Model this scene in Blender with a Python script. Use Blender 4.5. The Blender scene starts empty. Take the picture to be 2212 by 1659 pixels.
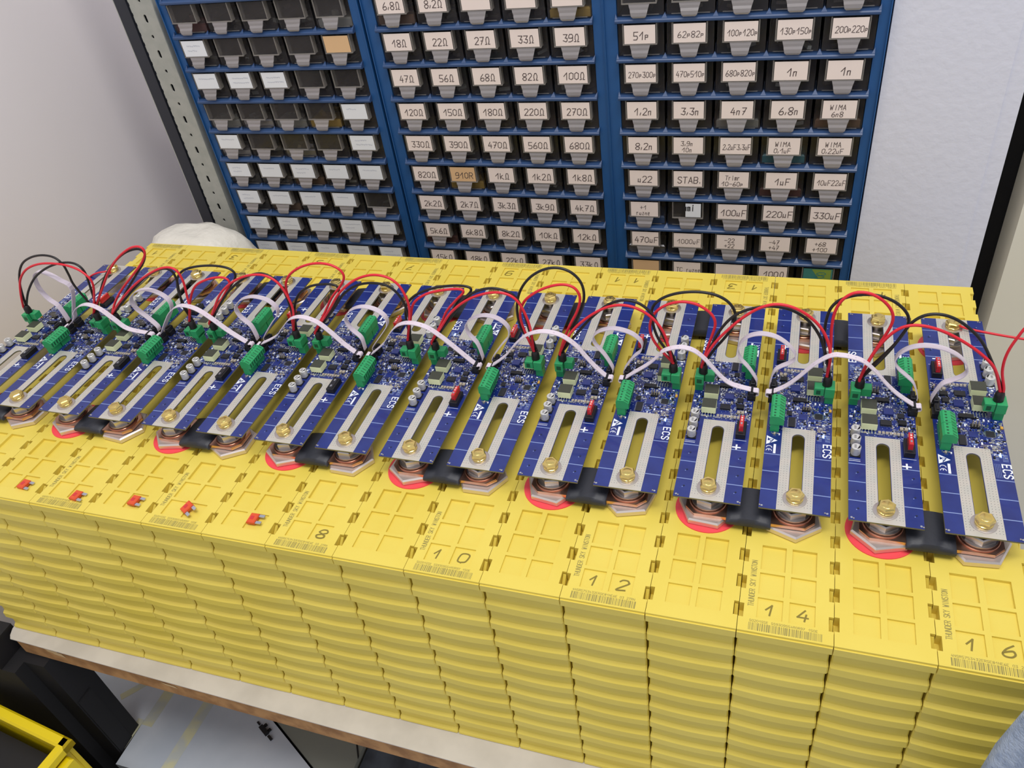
import bpy, bmesh, math, random
from mathutils import Matrix, Vector
# ---------------------------------------------------------------- scene, camera, light
C = bpy.context.scene.collection
S = bpy.context.scene
Z0 = 1.05                      # height of the cell tops above the floor
cam_d = bpy.data.cameras.new('camera'); cam = bpy.data.objects.new('camera', cam_d); C.objects.link(cam)
cam_d.sensor_width = 36; cam_d.lens = 1777.04/2212*36; cam_d.clip_start = .01
cam.matrix_world = Matrix(((0.9491, -0.0954, 0.3001, 0.98374), (0.2895, 0.6395, -0.7122, -0.40491),
                           (-0.1240, 0.7629, 0.6345, 0.60336 + Z0), (0, 0, 0, 1))).normalized()
S.camera = cam
w = bpy.data.worlds.new('world'); S.world = w; w.use_nodes = True
w.node_tree.nodes['Background'].inputs[0].default_value = (.86, .88, .95, 1)
w.node_tree.nodes['Background'].inputs[1].default_value = .56
def area(name, loc, target, size, sy, e, col):
    d = bpy.data.lights.new(name, 'AREA'); d.shape = 'RECTANGLE'; d.size = size; d.size_y = sy; d.energy = e; d.color = col
    o = bpy.data.objects.new(name, d); C.objects.link(o); o.location = loc
    o.rotation_euler = (Vector(target)-Vector(loc)).to_track_quat('-Z', 'Y').to_euler(); return o
area('ceiling_and_fill_light', (1.28, -.42, 2.75), (1.1, -.1, 0), 1.9, .3, 46, (1, .97, .93))
area('ceiling_and_fill_light', (.05, .1, 2.75), (-.1, .2, .3), 1.0, .3, 10, (1, .97, .93))  # added fill lamp that brightens the left wall
S.view_settings.view_transform = 'Standard'; S.view_settings.look = 'None'
S.view_settings.gamma = 1; S.view_settings.use_curve_mapping = False
S.view_settings.exposure = 0.13

# ---------------------------------------------------------------- materials
def lin(c): return tuple(((v/255+.055)/1.055)**2.4 if v > 10 else v/255/12.92 for v in c)
def mat(name, rgb, rough=.5, metal=0, noise=None, bump=None, alpha=1, trans=0, emit=0, spec=None, coat=0):
    m = bpy.data.materials.new(name); m.use_nodes = True; nt = m.node_tree; b = nt.nodes['Principled BSDF']
    col = lin(rgb) + (1,)
    b.inputs['Base Color'].default_value = col; b.inputs['Roughness'].default_value = rough
    b.inputs['Metallic'].default_value = metal; b.inputs['Alpha'].default_value = alpha
    b.inputs['Transmission Weight'].default_value = trans; b.inputs['Coat Weight'].default_value = coat
    if spec is not None: b.inputs['Specular IOR Level'].default_value = spec
    if emit: b.inputs['Emission Color'].default_value = col; b.inputs['Emission Strength'].default_value = emit
    tc = nt.nodes.new('ShaderNodeTexCoord')
    if noise:                                   # (scale, second colour, amount)
        n = nt.nodes.new('ShaderNodeTexNoise'); n.inputs['Scale'].default_value = noise[0]; n.inputs['Detail'].default_value = 5
        mx = nt.nodes.new('ShaderNodeMix'); mx.data_type = 'RGBA'
        rp = nt.nodes.new('ShaderNodeValToRGB'); rp.color_ramp.elements[0].position = .42; rp.color_ramp.elements[1].position = .62
        rp.color_ramp.elements[1].color = (noise[2],)*3 + (1,)
        nt.links.new(tc.outputs['Object'], n.inputs['Vector']); nt.links.new(n.outputs['Fac'], rp.inputs[0])
        nt.links.new(rp.outputs[0], mx.inputs[0]); mx.inputs[6].default_value = col; mx.inputs[7].default_value = lin(noise[1]) + (1,)
        nt.links.new(mx.outputs[2], b.inputs['Base Color'])
    if bump:                                    # (scale, strength, distance)
        n = nt.nodes.new('ShaderNodeTexNoise'); n.inputs['Scale'].default_value = bump[0]; n.inputs['Detail'].default_value = 3
        bp = nt.nodes.new('ShaderNodeBump'); bp.inputs['Strength'].default_value = bump[1]; bp.inputs['Distance'].default_value = bump[2]
        nt.links.new(tc.outputs['Object'], n.inputs['Vector']); nt.links.new(n.outputs['Fac'], bp.inputs['Height']); nt.links.new(bp.outputs[0], b.inputs['Normal'])
    return m
M = dict(
 yellow=mat('yellow_abs_plastic', (228, 206, 90), .4, noise=(9, (222, 198, 76), .6), bump=(900, .12, .0004)),
 print_=mat('grey_case_print', (150, 138, 72), .6), marker=mat('dark_marker_ink', (132, 116, 40), .5),
 alu=mat('brushed_aluminium', (226, 214, 208), .38, .8, bump=(400, .1, .0003)), steel=mat('zinc_steel', (200, 192, 188), .3, .9, bump=(300, .1, .0003)),
 copper=mat('tinned_copper', (226, 182, 160), .3, 1, noise=(60, (204, 152, 126), .6), bump=(260, .2, .0004)),
 coppere=mat('raw_copper', (196, 138, 114), .3, 1), brass=mat('yellow_passivated_steel', (236, 210, 130), .22, .95),
 red=mat('red_ring_plastic', (240, 74, 82), .45), sleeve=mat('black_heat_shrink', (44, 46, 54), .5, bump=(220, .35, .0006)),
 pcb=mat('blue_solder_mask', (24, 40, 112), .26, noise=(40, (30, 50, 128), .7), coat=.25), pcbedge=mat('board_edge_laminate', (120, 116, 84), .6),
 tin=mat('tinned_pad', (204, 202, 194), .4, .4, noise=(90, (214, 206, 196), .8), bump=(1400, .25, .0002)),
 silk=mat('white_silkscreen', (232, 236, 244), .5), line=mat('pale_blue_mask_line', (134, 152, 200), .5), via=mat('via_dark', (20, 30, 60), .5),
 solder=mat('solder', (200, 204, 214), .25, .9), black=mat('black_component', (22, 22, 26), .4), ic=mat('dark_chip_epoxy', (34, 34, 40), .45),
 ceram=mat('ceramic_capacitor', (168, 158, 142), .4), can=mat('aluminium_can', (216, 216, 214), .35, .35), ferrite=mat('dark_ferrite', (62, 64, 54), .62, bump=(500, .2, .0004)),
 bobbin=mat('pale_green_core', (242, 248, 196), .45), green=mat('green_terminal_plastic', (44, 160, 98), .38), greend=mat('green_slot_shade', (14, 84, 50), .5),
 fuse=mat('translucent_red_fuse', (214, 40, 44), .15, alpha=.9, coat=.5), fuseo=mat('loose_fuse_plastic', (226, 84, 42), .25, alpha=.93), fprint=mat('fuse_print', (255, 206, 196), .4),
 led=mat('lit_blue_led', (170, 205, 255), .3, emit=2.2), amber=mat('amber_part', (214, 164, 70), .4),
 wred=mat('red_wire_insulation', (222, 34, 52), .38), wblk=mat('black_wire_insulation', (26, 23, 24), .38), ribbon=mat('white_ribbon_cable', (226, 214, 226), .45),
 ribmark=mat('grey_cable_print', (206, 190, 206), .6),
 blue=mat('blue_cabinet_steel', (30, 84, 142), .5, bump=(500, .08, .0003)), shelf=mat('blue_shelf_plastic', (50, 76, 118), .4, bump=(160, .12, .0004)),
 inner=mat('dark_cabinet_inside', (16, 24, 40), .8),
 smoky=mat('clear_drawer_plastic', (84, 80, 80), .1, alpha=.2), rim=mat('clear_plastic_rim', (160, 154, 148), .2, alpha=.5), tab=mat('frosted_pull_plastic', (172, 166, 166), .16, alpha=.52, coat=.8),
 card=mat('paper_card', (244, 228, 220), .75), cardw=mat('white_paper_card', (236, 238, 242), .75), cardo=mat('buff_paper_card', (226, 186, 140), .75), cardg=mat('green_paper_card', (58, 124, 118), .6), cardy=mat('yellow_green_print', (128, 152, 60), .6),
 ink=mat('pencil_ink', (84, 70, 70), .7), inkf=mat('faint_ink', (186, 190, 204), .7), inkk=mat('black_ink', (30, 26, 28), .7),
 c0=mat('contents_dark', (52, 46, 42), .6), c1=mat('contents_brown', (106, 74, 48), .6), c2=mat('contents_teal', (34, 116, 132), .4), c3=mat('contents_ochre', (176, 142, 50), .6), c4=mat('contents_metal', (170, 170, 174), .3, .8), c5=mat('contents_grey', (140, 140, 134), .5), c6=mat('contents_maroon', (92, 34, 30), .5), c7=mat('contents_blue', (30, 84, 140), .4),
 rack=mat('grey_painted_steel', (172, 172, 164), .55, noise=(60, (158, 160, 152), .6), bump=(200, .1, .0003)), rackd=mat('dark_steel_upright', (46, 48, 56), .6),
 white=mat('white_painted_plaster', (222, 222, 232), .85, bump=(90, .35, .002)), wall=mat('painted_wall', (240, 234, 236), .9, bump=(60, .1, .001)), beige=mat('beige_panel_paint', (226, 220, 202), .8, bump=(90, .08, .0006)),
 dark=mat('black_gap_shade', (12, 11, 14), .9, bump=(300, .3, .001)),
 bag=mat('white_plastic_foil', (226, 222, 212), .4, bump=(38, .8, .006)),
 top=mat('pale_laminate', (206, 200, 192), .55, noise=(14, (186, 180, 172), .7), bump=(200, .1, .0003)), chip=mat('brown_board_edge', (180, 134, 84), .8, noise=(40, (138, 96, 56), .8), bump=(150, .5, .001)), chipl=mat('chipped_light_wood', (206, 174, 128), .8),
 floor=mat('grey_painted_floor', (200, 206, 216), .55, noise=(5, (168, 178, 192), .7)), tape=mat('worn_yellowish_marking', (204, 202, 168), .7, noise=(30, (184, 190, 190), .9)),
 box=mat('grey_green_box', (140, 142, 132), .7), darkbox=mat('dark_grey_case', (62, 66, 72), .6, noise=(14, (98, 108, 120), .8)),
 blk=mat('black_matt_paint', (17, 16, 20), .7, bump=(60, .2, .001)), crate=mat('yellow_crate_plastic', (232, 206, 14), .35), cloth=mat('grey_blue_fabric', (176, 190, 212), .95, noise=(120, (146, 162, 188), .8), bump=(500, .8, .002)),
 junk=mat('grey_mesh_contents', (92, 96, 100), .5, noise=(60, (30, 32, 36), .9)),
)
# ---------------------------------------------------------------- mesh helpers (all in millimetres, built in metres)
GLY = {'0':'20010526454120','1':'033630','2':'05163645440040','3':'06462343413001','4':'260242 3430','5':'4606033342413000','6':'36140201103041423302','7':'064610 1333',
 '8':'2304051636454423020110304142 4223','9':'44330305163645412000','Ω':'0020121426465452 524060','k':'0600 340240','R':'0006364544330 3'.replace(' ','')+' 2340','n':'0400 03143430','p':'0400 0414343202',
 'u':'0400 013034','F':'000646 0333','E':'46060040 0333','C':'4536160501103041','S':'45361605044241301001','T':'0646 2620','H':'0600 4640 0343','U':'060110304146','N':'00064046',
 'D':'00062645412000','K':'0600 460340','Y':'062346 2320','W':'0610243046','I':'2620','O':'20010526454120','M':'0006234640','A':'002640 1232','B':'0006364544330333 3342413000',
 ',':'3200','.':'2021','-':'0343','+':'0343 2521','r':'0400 031434','z':'04340030','e':'02323404011030','i':'2420 2526','m':'0400 042420 244440','~':'0314243244','l':'2620','s':'341403323111 1101','o':'10011434403010'}
class MB:
    def __init__(s): s.v = []; s.f = []; s.m = []; s.mats = []; s.T = Matrix()
    def mi(s, k):
        if k not in s.mats: s.mats.append(k)
        return s.mats.index(k)
    def add(s, vs, fs, k):
        o = len(s.v); s.v += [tuple(s.T @ Vector(p)) for p in vs]; s.f += [[o+i for i in f] for f in fs]; s.m += [s.mi(k)]*len(fs); return s
    def box(s, x0, x1, y0, y1, z0, z1, k, b=0):
        if b:
            x0b, x1b, y0b, y1b = x0+b, x1-b, y0+b, y1-b
            vs = [(x0,y0,z0),(x1,y0,z0),(x1,y1,z0),(x0,y1,z0),(x0,y0,z1-b),(x1,y0,z1-b),(x1,y1,z1-b),(x0,y1,z1-b),(x0b,y0b,z1),(x1b,y0b,z1),(x1b,y1b,z1),(x0b,y1b,z1)]
            return s.add(vs, [(3,2,1,0),(0,1,5,4),(1,2,6,5),(2,3,7,6),(3,0,4,7),(4,5,9,8),(5,6,10,9),(6,7,11,10),(7,4,8,11),(8,9,10,11)], k)
        vs = [(x,y,z) for z in (z0,z1) for x,y in ((x0,y0),(x1,y0),(x1,y1),(x0,y1))]
        return s.add(vs, [(3,2,1,0),(4,5,6,7),(0,1,5,4),(1,2,6,5),(2,3,7,6),(3,0,4,7)], k)
    def quad(s, a, b, c, d, k): return s.add([a,b,c,d], [(0,1,2,3)], k)
    def prism(s, n, x, y, rz, k, a0=0, cap=True):         # rz = [(radius, z), ...] lathe with n sides
        vs = []; fs = []
        for r, z in rz: vs += [(x+r*math.cos(a0+2*math.pi*i/n), y+r*math.sin(a0+2*math.pi*i/n), z) for i in range(n)]
        for j in range(len(rz)-1): fs += [(j*n+i, j*n+(i+1)%n, (j+1)*n+(i+1)%n, (j+1)*n+i) for i in range(n)]
        if cap: fs += [tuple(range(n))[::-1], tuple((len(rz)-1)*n+i for i in range(n))]
        return s.add(vs, fs, k)
    def poly(s, pts, z0, z1, k):                           # extruded convex-ish outline
        n = len(pts); vs = [(x,y,z0) for x,y in pts]+[(x,y,z1) for x,y in pts]
        return s.add(vs, [tuple(range(n))[::-1], tuple(range(n,2*n))]+[(i,(i+1)%n,n+(i+1)%n,n+i) for i in range(n)], k)
    def tube(s, pts, r, k, n=8):
        P = [Vector(p) for p in pts]; vs = []; fs = []; up = None
        for i, p in enumerate(P):
            t = (P[min(i+1,len(P)-1)]-P[max(i-1,0)]).normalized()
            if up is None: up = t.orthogonal().normalized()
            up = (up-t*up.dot(t)).normalized(); q = t.cross(up)
            vs += [tuple(p+up*r*math.cos(2*math.pi*j/n)+q*r*math.sin(2*math.pi*j/n)) for j in range(n)]
        for i in range(len(P)-1): fs += [(i*n+j, i*n+(j+1)%n, (i+1)*n+(j+1)%n, (i+1)*n+j) for j in range(n)]
        fs += [tuple(range(n))[::-1], tuple((len(P)-1)*n+j for j in range(n))]
        return s.add(vs, fs, k)
    def strokes(s, glyph, x, y, w, h, t, k, z=0, slant=0, jit=0, rng=None, soft=False):
        nq = 0
        for st in GLY[glyph].split(' '):
            P = [(x+(int(st[i])/4+slant*int(st[i+1])/6)*w + (rng.uniform(-jit,jit) if rng else 0), y+int(st[i+1])/6*h + (rng.uniform(-jit,jit) if rng else 0)) for i in range(0,len(st)-1,2)]
            if soft and len(P) > 3 and glyph not in '147': P = [tuple(q)[:2] for q in bez([(a_, b_, 0) for a_, b_ in P], 5)]
            for (ax,ay),(bx,by) in zip(P, P[1:]):
                dx, dy = bx-ax, by-ay; l = math.hypot(dx,dy) or 1; ux, uy = dx/l*t/2, dy/l*t/2; ex, ey = ux*.8, uy*.8
                nq += 1; q = z+nq*.008
                s.quad((ax-ex+uy,ay-ey-ux,q),(bx+ex+uy,by+ey-ux,q),(bx+ex-uy,by+ey+ux,q),(ax-ex-uy,ay-ey+ux,q),k)
    def text(s, txt, cx, cy, h, t, k, z=0, wr=.55, gap=.25, slant=.15, maxw=None, jit=0, rng=None):
        sc = [(.8 if c in 'npu' else .66 if c in 'remzios' else 1) if c not in ',.' else .3 for c in txt]; sc = [1.25 if c == 'Ω' else q for c, q in zip(txt, sc)]
        tot = sum(h*wr*q for q in sc)+h*gap*(len(txt)-1); f = min(1, maxw/tot) if maxw else 1
        x = cx-tot*f/2
        for c, q in zip(txt, sc):
            if c != ' ': s.strokes(c, x, cy-h/2, h*wr*q*f*(.66 if c == 'Ω' else 1), h*(.86 if c in 'pnu' else 1), t, k, z, slant, jit, rng)
            x += (h*wr*q+h*gap)*f
    def build(s, name, parent=None, smooth=None, loc=None):
        me = bpy.data.meshes.new(name); me.from_pydata([(a*.001,b*.001,c*.001) for a,b,c in s.v], [], s.f)
        for k in s.mats: me.materials.append(M[k])
        for p, i in zip(me.polygons, s.m): p.material_index = i
        if smooth: me.shade_smooth(); me.set_sharp_from_angle(angle=math.radians(smooth))
        return link(name, me, parent, loc)
def link(name, me, parent=None, loc=None):
    o = bpy.data.objects.new(name, me); C.objects.link(o)
    if parent: o.parent = parent
    if loc: o.location = loc
    return o
def tag(o, label=None, cat=None, group=None, kind=None):
    for k, v in (('label',label),('category',cat),('group',group),('kind',kind)):
        if v: o[k] = v
    return o
def thing(name, label, cat, loc, rz=0, group=None):
    o = bpy.data.objects.new(name, None); o.empty_display_size = .01; C.objects.link(o); o.location = loc; o.rotation_euler = (0,0,rz)
    return tag(o, label, cat, group)
def bez(pts, n=6):                                         # Catmull-Rom through points
    P = [Vector(p) for p in pts]; P = [2*P[0]-P[1]]+P+[2*P[-1]-P[-2]]; out = []
    for i in range(1, len(P)-2):
        a, b, c, d = P[i-1:i+3]
        for j in range(n):
            t = j/n; out.append(.5*(2*b+(c-a)*t+(2*a-5*b+4*c-d)*t*t+(3*b-3*c+d-a)*t**3))
    return out+[P[-2]]
def outline_mesh(name, outlines, z0, z1, mats, parent=None, smooth=None):   # plate with holes, from closed outlines (mm)
    cu = bpy.data.curves.new(name, 'CURVE'); cu.dimensions = '2D'; cu.fill_mode = 'BOTH'; cu.extrude = (z1-z0)/2000
    for pts in outlines:
        sp = cu.splines.new('POLY'); sp.points.add(len(pts)-1); sp.use_cyclic_u = True
        for p, q in zip(sp.points, pts): p.co = (q[0]*.001, q[1]*.001, 0, 1)
    t = bpy.data.objects.new('tmp', cu); C.objects.link(t)
    me = bpy.data.meshes.new_from_object(t.evaluated_get(bpy.context.evaluated_depsgraph_get()))
    bpy.data.objects.remove(t); me.name = name
    me.transform(Matrix.Translation((0,0,(z0+z1)/2000))); me.materials.clear()
    for k in mats: me.materials.append(M[k])
    if len(mats) > 1:
        for p in me.polygons: p.material_index = 0 if abs(p.normal.z) > .5 else 1
    return link(name, me, parent)
def slot(cx, y0, y1, r, n=8, rev=False):                   # stadium along y between y0 < y1
    a = [(cx+r*math.cos(t), y1-r+r*math.sin(t)) for t in [math.pi*i/n for i in range(n+1)]]
    b = [(cx-r*math.cos(t), y0+r-r*math.sin(t)) for t in [math.pi*i/n for i in range(n+1)]]
    return a+b
# ---------------------------------------------------------------- the room
def struct(name, mb, **k): o = mb.build(name, **k); o['kind'] = 'structure'; return o
struct('floor', MB().box(-1200, 2600, -1800, 1300, -1080, -1050, 'floor'))
struct('wall_left', MB().box(-230, -190, -1500, 880, -1050, 900, 'wall'))
struct('wall_back', MB().box(-230, 1300, 880, 920, -1050, 900, 'wall'))
p = MB().box(1078, 1218, 702, 880, -1050, 900, 'white')
p.box(1218, 1238, 704.5, 880, -1050, 900, 'white'); struct('trim_1', p)
struct('gap_shade', MB().box(1238.5, 1330, 775, 860, -1050, 900, 'dark'))  # black block standing in for the shade inside the wall gap
struct('wall_right', MB().box(1272, 2300, 700, 770, -1050, 900, 'beige'))

# slotted angle upright beside the cabinets: real holes through the flange
t = thing('slotted_upright', 'grey slotted steel shelving upright standing left of the blue cabinets', 'shelving', (.0065, .704, -1.05))
hz = [295.7-54.0*i for i in range(-3, 10)]
holes = [slot(0, z+1050-6.5, z+1050+6.5, 2.6, 5) for z in hz] + [slot(0, z+1050+27-3, z+1050+27+3, 2.2, 5) for z in hz]
zs = [i*1950/130 for i in range(131)]
left_edge = []
for i in range(130): left_edge += [(-21.5, 1950-zs[i]), (-21.5, 1950-zs[i]-9), (-20.6, 1950-zs[i]-10), (-20.6, 1950-zs[i]-14)]
fl = outline_mesh('front_flange', [[(21.5, 0), (21.5, 1950)]+left_edge+[(-21.5, 0)]]+holes, -1, 1, ['rack'], t); fl.rotation_euler = (math.pi/2, 0, 0)
MB().box(19.5, 21.5, 1, 34, 0, 1950, 'rack').build('side_flange', t)
d = MB().box(-56, -34, 8, 44, 0, 1950, 'rackd').box(-34, -21, 40, 44, 0, 1950, 'rackd')
d.box(-57.5, -56, 8, 20, 0, 1950, 'rack')
tag(d.build('steel_post', loc=(.0065, .704, -1.05)), 'dark steel post standing between the slotted grey upright and the left wall', 'post')

# worktop
t = thing('worktop', 'pale laminate worktop with chipped brown front edge, carrying the yellow cells', 'worktop', (0, 0, -.31))
out = [(8, -17.2), (1262, -45), (1262, 690), (1070, 690), (1070, 860), (40, 860), (40, 690), (-4, 690), (-2, -2), (3, -12)]
MB().poly(out, -1.5, 0, 'top').build('laminate_top', t)
out2 = [(11, -14.2), (1262, -42), (1262, 690), (1070, 690), (1070, 860), (40, 860), (40, 690), (-3, 690), (-1, -1), (5, -10)]
MB().poly(out2, -36, -1.5, 'chip').build('chipboard_core', t)
m = MB()
for x0, x1, a, b in ((60, 84, 4, 16), (70, 92, 9, 19), (260, 282, 12, 18), (430, 452, 5, 9), (520, 560, 3, 7)):
    y = -14.2-(x0-11)*27.8/1251
    m.add([(x0, y-.5, -a), (x1, y-1, -a-1), (x1+4, y-1, -b), (x0+6, y-.6, -b+2)], [(0, 1, 2, 3)], 'chipl')
o = m.build('chipped_edge', t); o['label'] = 'light bare wood where the edge is chipped'
# things below and in front of the worktop
m = MB().box(-135, -26, -26, 22, 0, 745, 'blk').box(-26, -2, -26, 22, 0, 702, 'blk').box(-2, 34, -8, 40, 0, 702, 'blk')
m.box(33, 36, -6, 20, 0, 600, 'blk')
tag(m.build('support_post', loc=(.02, -.02, -1.05)), 'black metal support post under the left end of the worktop', 'post')
t = thing('storage_box', 'large grey blue box with yellowish tape strips under the worktop', 'box', (0, 0, -1.05))
MB().poly([(-185, 4), (17, 4), (17, 22), (58, 22), (58, -45), (498, -45), (1, 230), (-185, 230)], 0, 450, 'floor').build('box_body', t)
for (x0, y0, x1, y1, wd) in ((70, 96, 68, 22, 20), (150, 84, 146, -40, 20), (20, 90, -10, 55, 12), (52, 30, 50, -20, 12)):
    dx, dy = x1-x0, y1-y0; l = math.hypot(dx, dy); nx, ny = -dy/l*wd/2, dx/l*wd/2
    MB().poly([(x0-nx, y0-ny), (x1-nx, y1-ny), (x1+nx, y1+ny), (x0+nx, y0+ny)], 450, 450.3, 'tape').build('tape_strip', t)
m = MB().poly([(4, 233), (437, -7), (437, 300), (4, 300)], 0, 446, 'box').poly([(190, 300), (300, 290), (437, 60), (437, 56), (297, 287), (190, 297)], 446, 447.2, 'blk')
tag(m.build('flat_box', loc=(0, 0, -1.05)), 'grey green box standing between the grey blue box and a darker case', 'box')
m = MB().poly([(440, -8), (503, -43), (800, -43), (800, 300), (441, 300)], 0, 436, 'darkbox').poly([(520, 0), (760, -30), (760, 240), (560, 260)], 436, 441, 'darkbox')
tag(m.build('tool_case', loc=(0, 0, -1.05)), 'dark grey case under the worktop, right of the grey green box', 'case')
m = MB(); m.T = Matrix.Rotation(-.5, 4, 'Z'); m.box(-9, 9, -3.5, 3.5, 0, 7, 'blk').box(-8, -4, 3.5, 9, 1, 4, 'blk').box(4, 8, 3.5, 9, 1, 4, 'blk').box(13, 22, -2, 2, 0, 4, 'blk').box(-22, -15, -1, 2, 0, 2, 'blk')
tag(m.build('plug', loc=(.270, .060, -.5999)), 'small black plug lying on the grey blue box', 'plug')
# yellow crate in the near left corner
t = thing('plastic_crate', 'yellow plastic crate with a thick rim, cut off at the bottom left corner', 'crate', (.118, -.095, -.4), math.radians(-7))
fr = MB()
fr.box(-330, 6, -10, 6, -14, 0, 'crate', 3).box(-9, 6, -300, 6, -14, 0, 'crate', 3).box(-330, 6, -300, -288, -12, 0, 'crate', 2).box(-330, -318, -300, 6, -12, 0, 'crate', 2)
fr.build('rim', t)
fr = MB()
for x in (-326, -4): fr.box(x-2, x+2, -294, 2, -190, -12, 'crate')
for y in (-294, -2): fr.box(-326, 0, y-2, y+2, -190, -12, 'crate')
fr.box(-326, 0, -294, 2, -194, -190, 'crate'); fr.box(0, 14, -40, -10, -60, -20, 'crate', 3); fr.build('wall', t)
r = random.Random(4); m = MB()
m.box(-322, -12, -286, -12, -188, -62, 'black')
for i in range(46):
    x, y = r.uniform(-300, -50), r.uniform(-270, -62); m.T = Matrix.Translation((x, y, -80+r.uniform(-10, 20))) @ Matrix.Rotation(r.uniform(0, 3), 4, 'Z')
    m.box(-30, 30, -9, 9, -20, 8, r.choice(['junk', 'black', 'black', 'c4']), 2)
o = m.build('packed_parts', t); o['kind'] = 'stuff'
bpy.data.objects['plastic_crate'].location.z += 0
stand = MB().box(-360, 30, -330, 12, 0, 455, 'blk', 4)
stand.T = Matrix.Rotation(math.radians(-7), 4, 'Z')
tag(MB().add([tuple(Matrix.Rotation(math.radians(-7), 4, 'Z') @ Vector(v)) for v in stand.v], stand.f, 'blk').build('cabinet', loc=(.118, -.095, -1.05)), 'black low cabinet under the yellow crate at the bottom left', 'cabinet')
# fabric at the lower right
bm = bmesh.new(); bmesh.ops.create_icosphere(bm, subdivisions=4, radius=1)
from mathutils import noise as NZ
for v in bm.verts:
    c = v.co.copy(); k = 1+.12*NZ.noise(c*2.3)+.05*NZ.noise(c*7)
    v.co = Vector((c.x*.1*k, c.y*.05*k, c.z*.5*k))
me = bpy.data.meshes.new('cloth'); bm.to_mesh(me); bm.free(); me.shade_smooth(); me.materials.append(M['cloth'])
o = link('cloth', me, loc=(1.248, -.075, -.2)); tag(o, 'crumpled grey blue cloth hanging at the lower right edge by the rightmost cell', 'cloth')
# white plastic bundle behind the cells
bm = bmesh.new(); bmesh.ops.create_icosphere(bm, subdivisions=4, radius=1)
for v in bm.verts:
    c = v.co.copy(); k = 1+.05*NZ.noise(c*3.1)+.03*NZ.noise(c*8)
    z = c.z*.12*k; z = min(z, .112+.006*NZ.noise(c*9)) if z > 0 else z*1.35
    sx = 1 if abs(c.z) < .2 else 1
    v.co = Vector((math.copysign(abs(c.x)**.8, c.x)*.118*k, math.copysign(abs(c.y)**.8, c.y)*.068*k, z))
me = bpy.data.meshes.new('plastic_bag'); bm.to_mesh(me); bm.free(); me.shade_smooth(); me.materials.append(M['bag'])
o = link('plastic_bag', me, loc=(.012, .61, -.135)); tag(o, 'white crumpled plastic bag standing behind the leftmost cells', 'bag')
# ---------------------------------------------------------------- drawer cabinets
CABX = ((55.9, 367.2), (402.0, 716.4), (746.3, 1063.8)); LIP0 = 273.1; DZ = 50.75; YF = 704.3
def shape_drawer(kind, seed):
    pass
rng = random.Random(11)
def tray_mb(cw):
    m = MB(); h = cw/2-1.8
    m.box(-h, h, 0, 1.4, 1, 43, 'smoky'); m.box(-h, -h+1.4, 1.4, 120, 1, 38, 'smoky'); m.box(h-1.4, h, 1.4, 120, 1, 38, 'smoky')
    m.box(-h, h, 1.4, 120, .3, 1, 'smoky'); m.box(-h+6, h-6, -.6, 0, 1.0, 2.2, 'rim'); m.box(-h, h, 118.6, 120, 1, 38, 'smoky')
    return m
def rim_mb():
    m = MB(); m.box(-22.5, -21, -9, 0, 18, 44, 'rim').box(21, 22.5, -9, 0, 18, 44, 'rim').box(-22.5, 22.5, -9.6, -7.8, 17.3, 18.8, 'rim')
    m.box(-21, 21, -7.6, -7.0, 18.6, 43, 'smoky'); return m
def pull_mb():
    m = MB(); a = [(-13.5, 18), (13.5, 18), (9.4, 3.2), (8, 1.4), (-8, 1.4), (-9.4, 3.2)]
    rows = [(18, 13.5, -9), (14, 12.4, -10.5), (10.8, 11.4, -10.9), (7.9, 10.8, -13.0), (3.4, 9.6, -13.4), (1.2, 7.6, -12.6)]
    vs = []
    for z, x, y in rows: vs += [(-x, y, z), (x, y, z), (x, y+1.3, z), (-x, y+1.3, z)]
    fs = [(0, 1, 2, 3)[::-1], (20, 21, 22, 23)]
    for i in range(5):
        for j in range(4): fs.append((i*4+j, (i+1)*4+j, (i+1)*4+(j+1) % 4, i*4+(j+1) % 4))
    m.add(vs, fs, 'tab'); return m
def card_mb(k, dz=0, w=20.2): return MB().box(-w, w, -9.3, -8.9, 19+dz, 42.5+dz, k)
def writing_mb(txts, k, t, seed, z0=0):
    m = MB(); m.T = Matrix.Translation((0, -9.45, 30.5+z0)) @ Matrix.Rotation(math.pi/2, 4, 'X'); r = random.Random(seed); n = len(txts)
    for i, tx in enumerate(txts):
        h = 9.6 if n == 1 and len(tx) < 6 else (7.6 if n == 1 else 6.6)
        m.text(tx, (1.5 if n == 1 else -2), -1.5+((n-1)/2-i)*9.2, h, t, k, maxw=36, jit=.18, rng=r, gap=.24)
    return m
def scribble_mb(seed):
    m = MB(); m.T = Matrix.Translation((0, -9.45, 30.5)) @ Matrix.Rotation(math.pi/2, 4, 'X'); r = random.Random(seed)
    for row in range(r.choice((1, 2))):
        for i in range(r.randint(4, 7)): m.strokes('~', -13+i*4.2, 2-row*7, 3.6, r.uniform(3, 5), .5, 'inkf', 0, r.uniform(0, .4))
    return m
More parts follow.
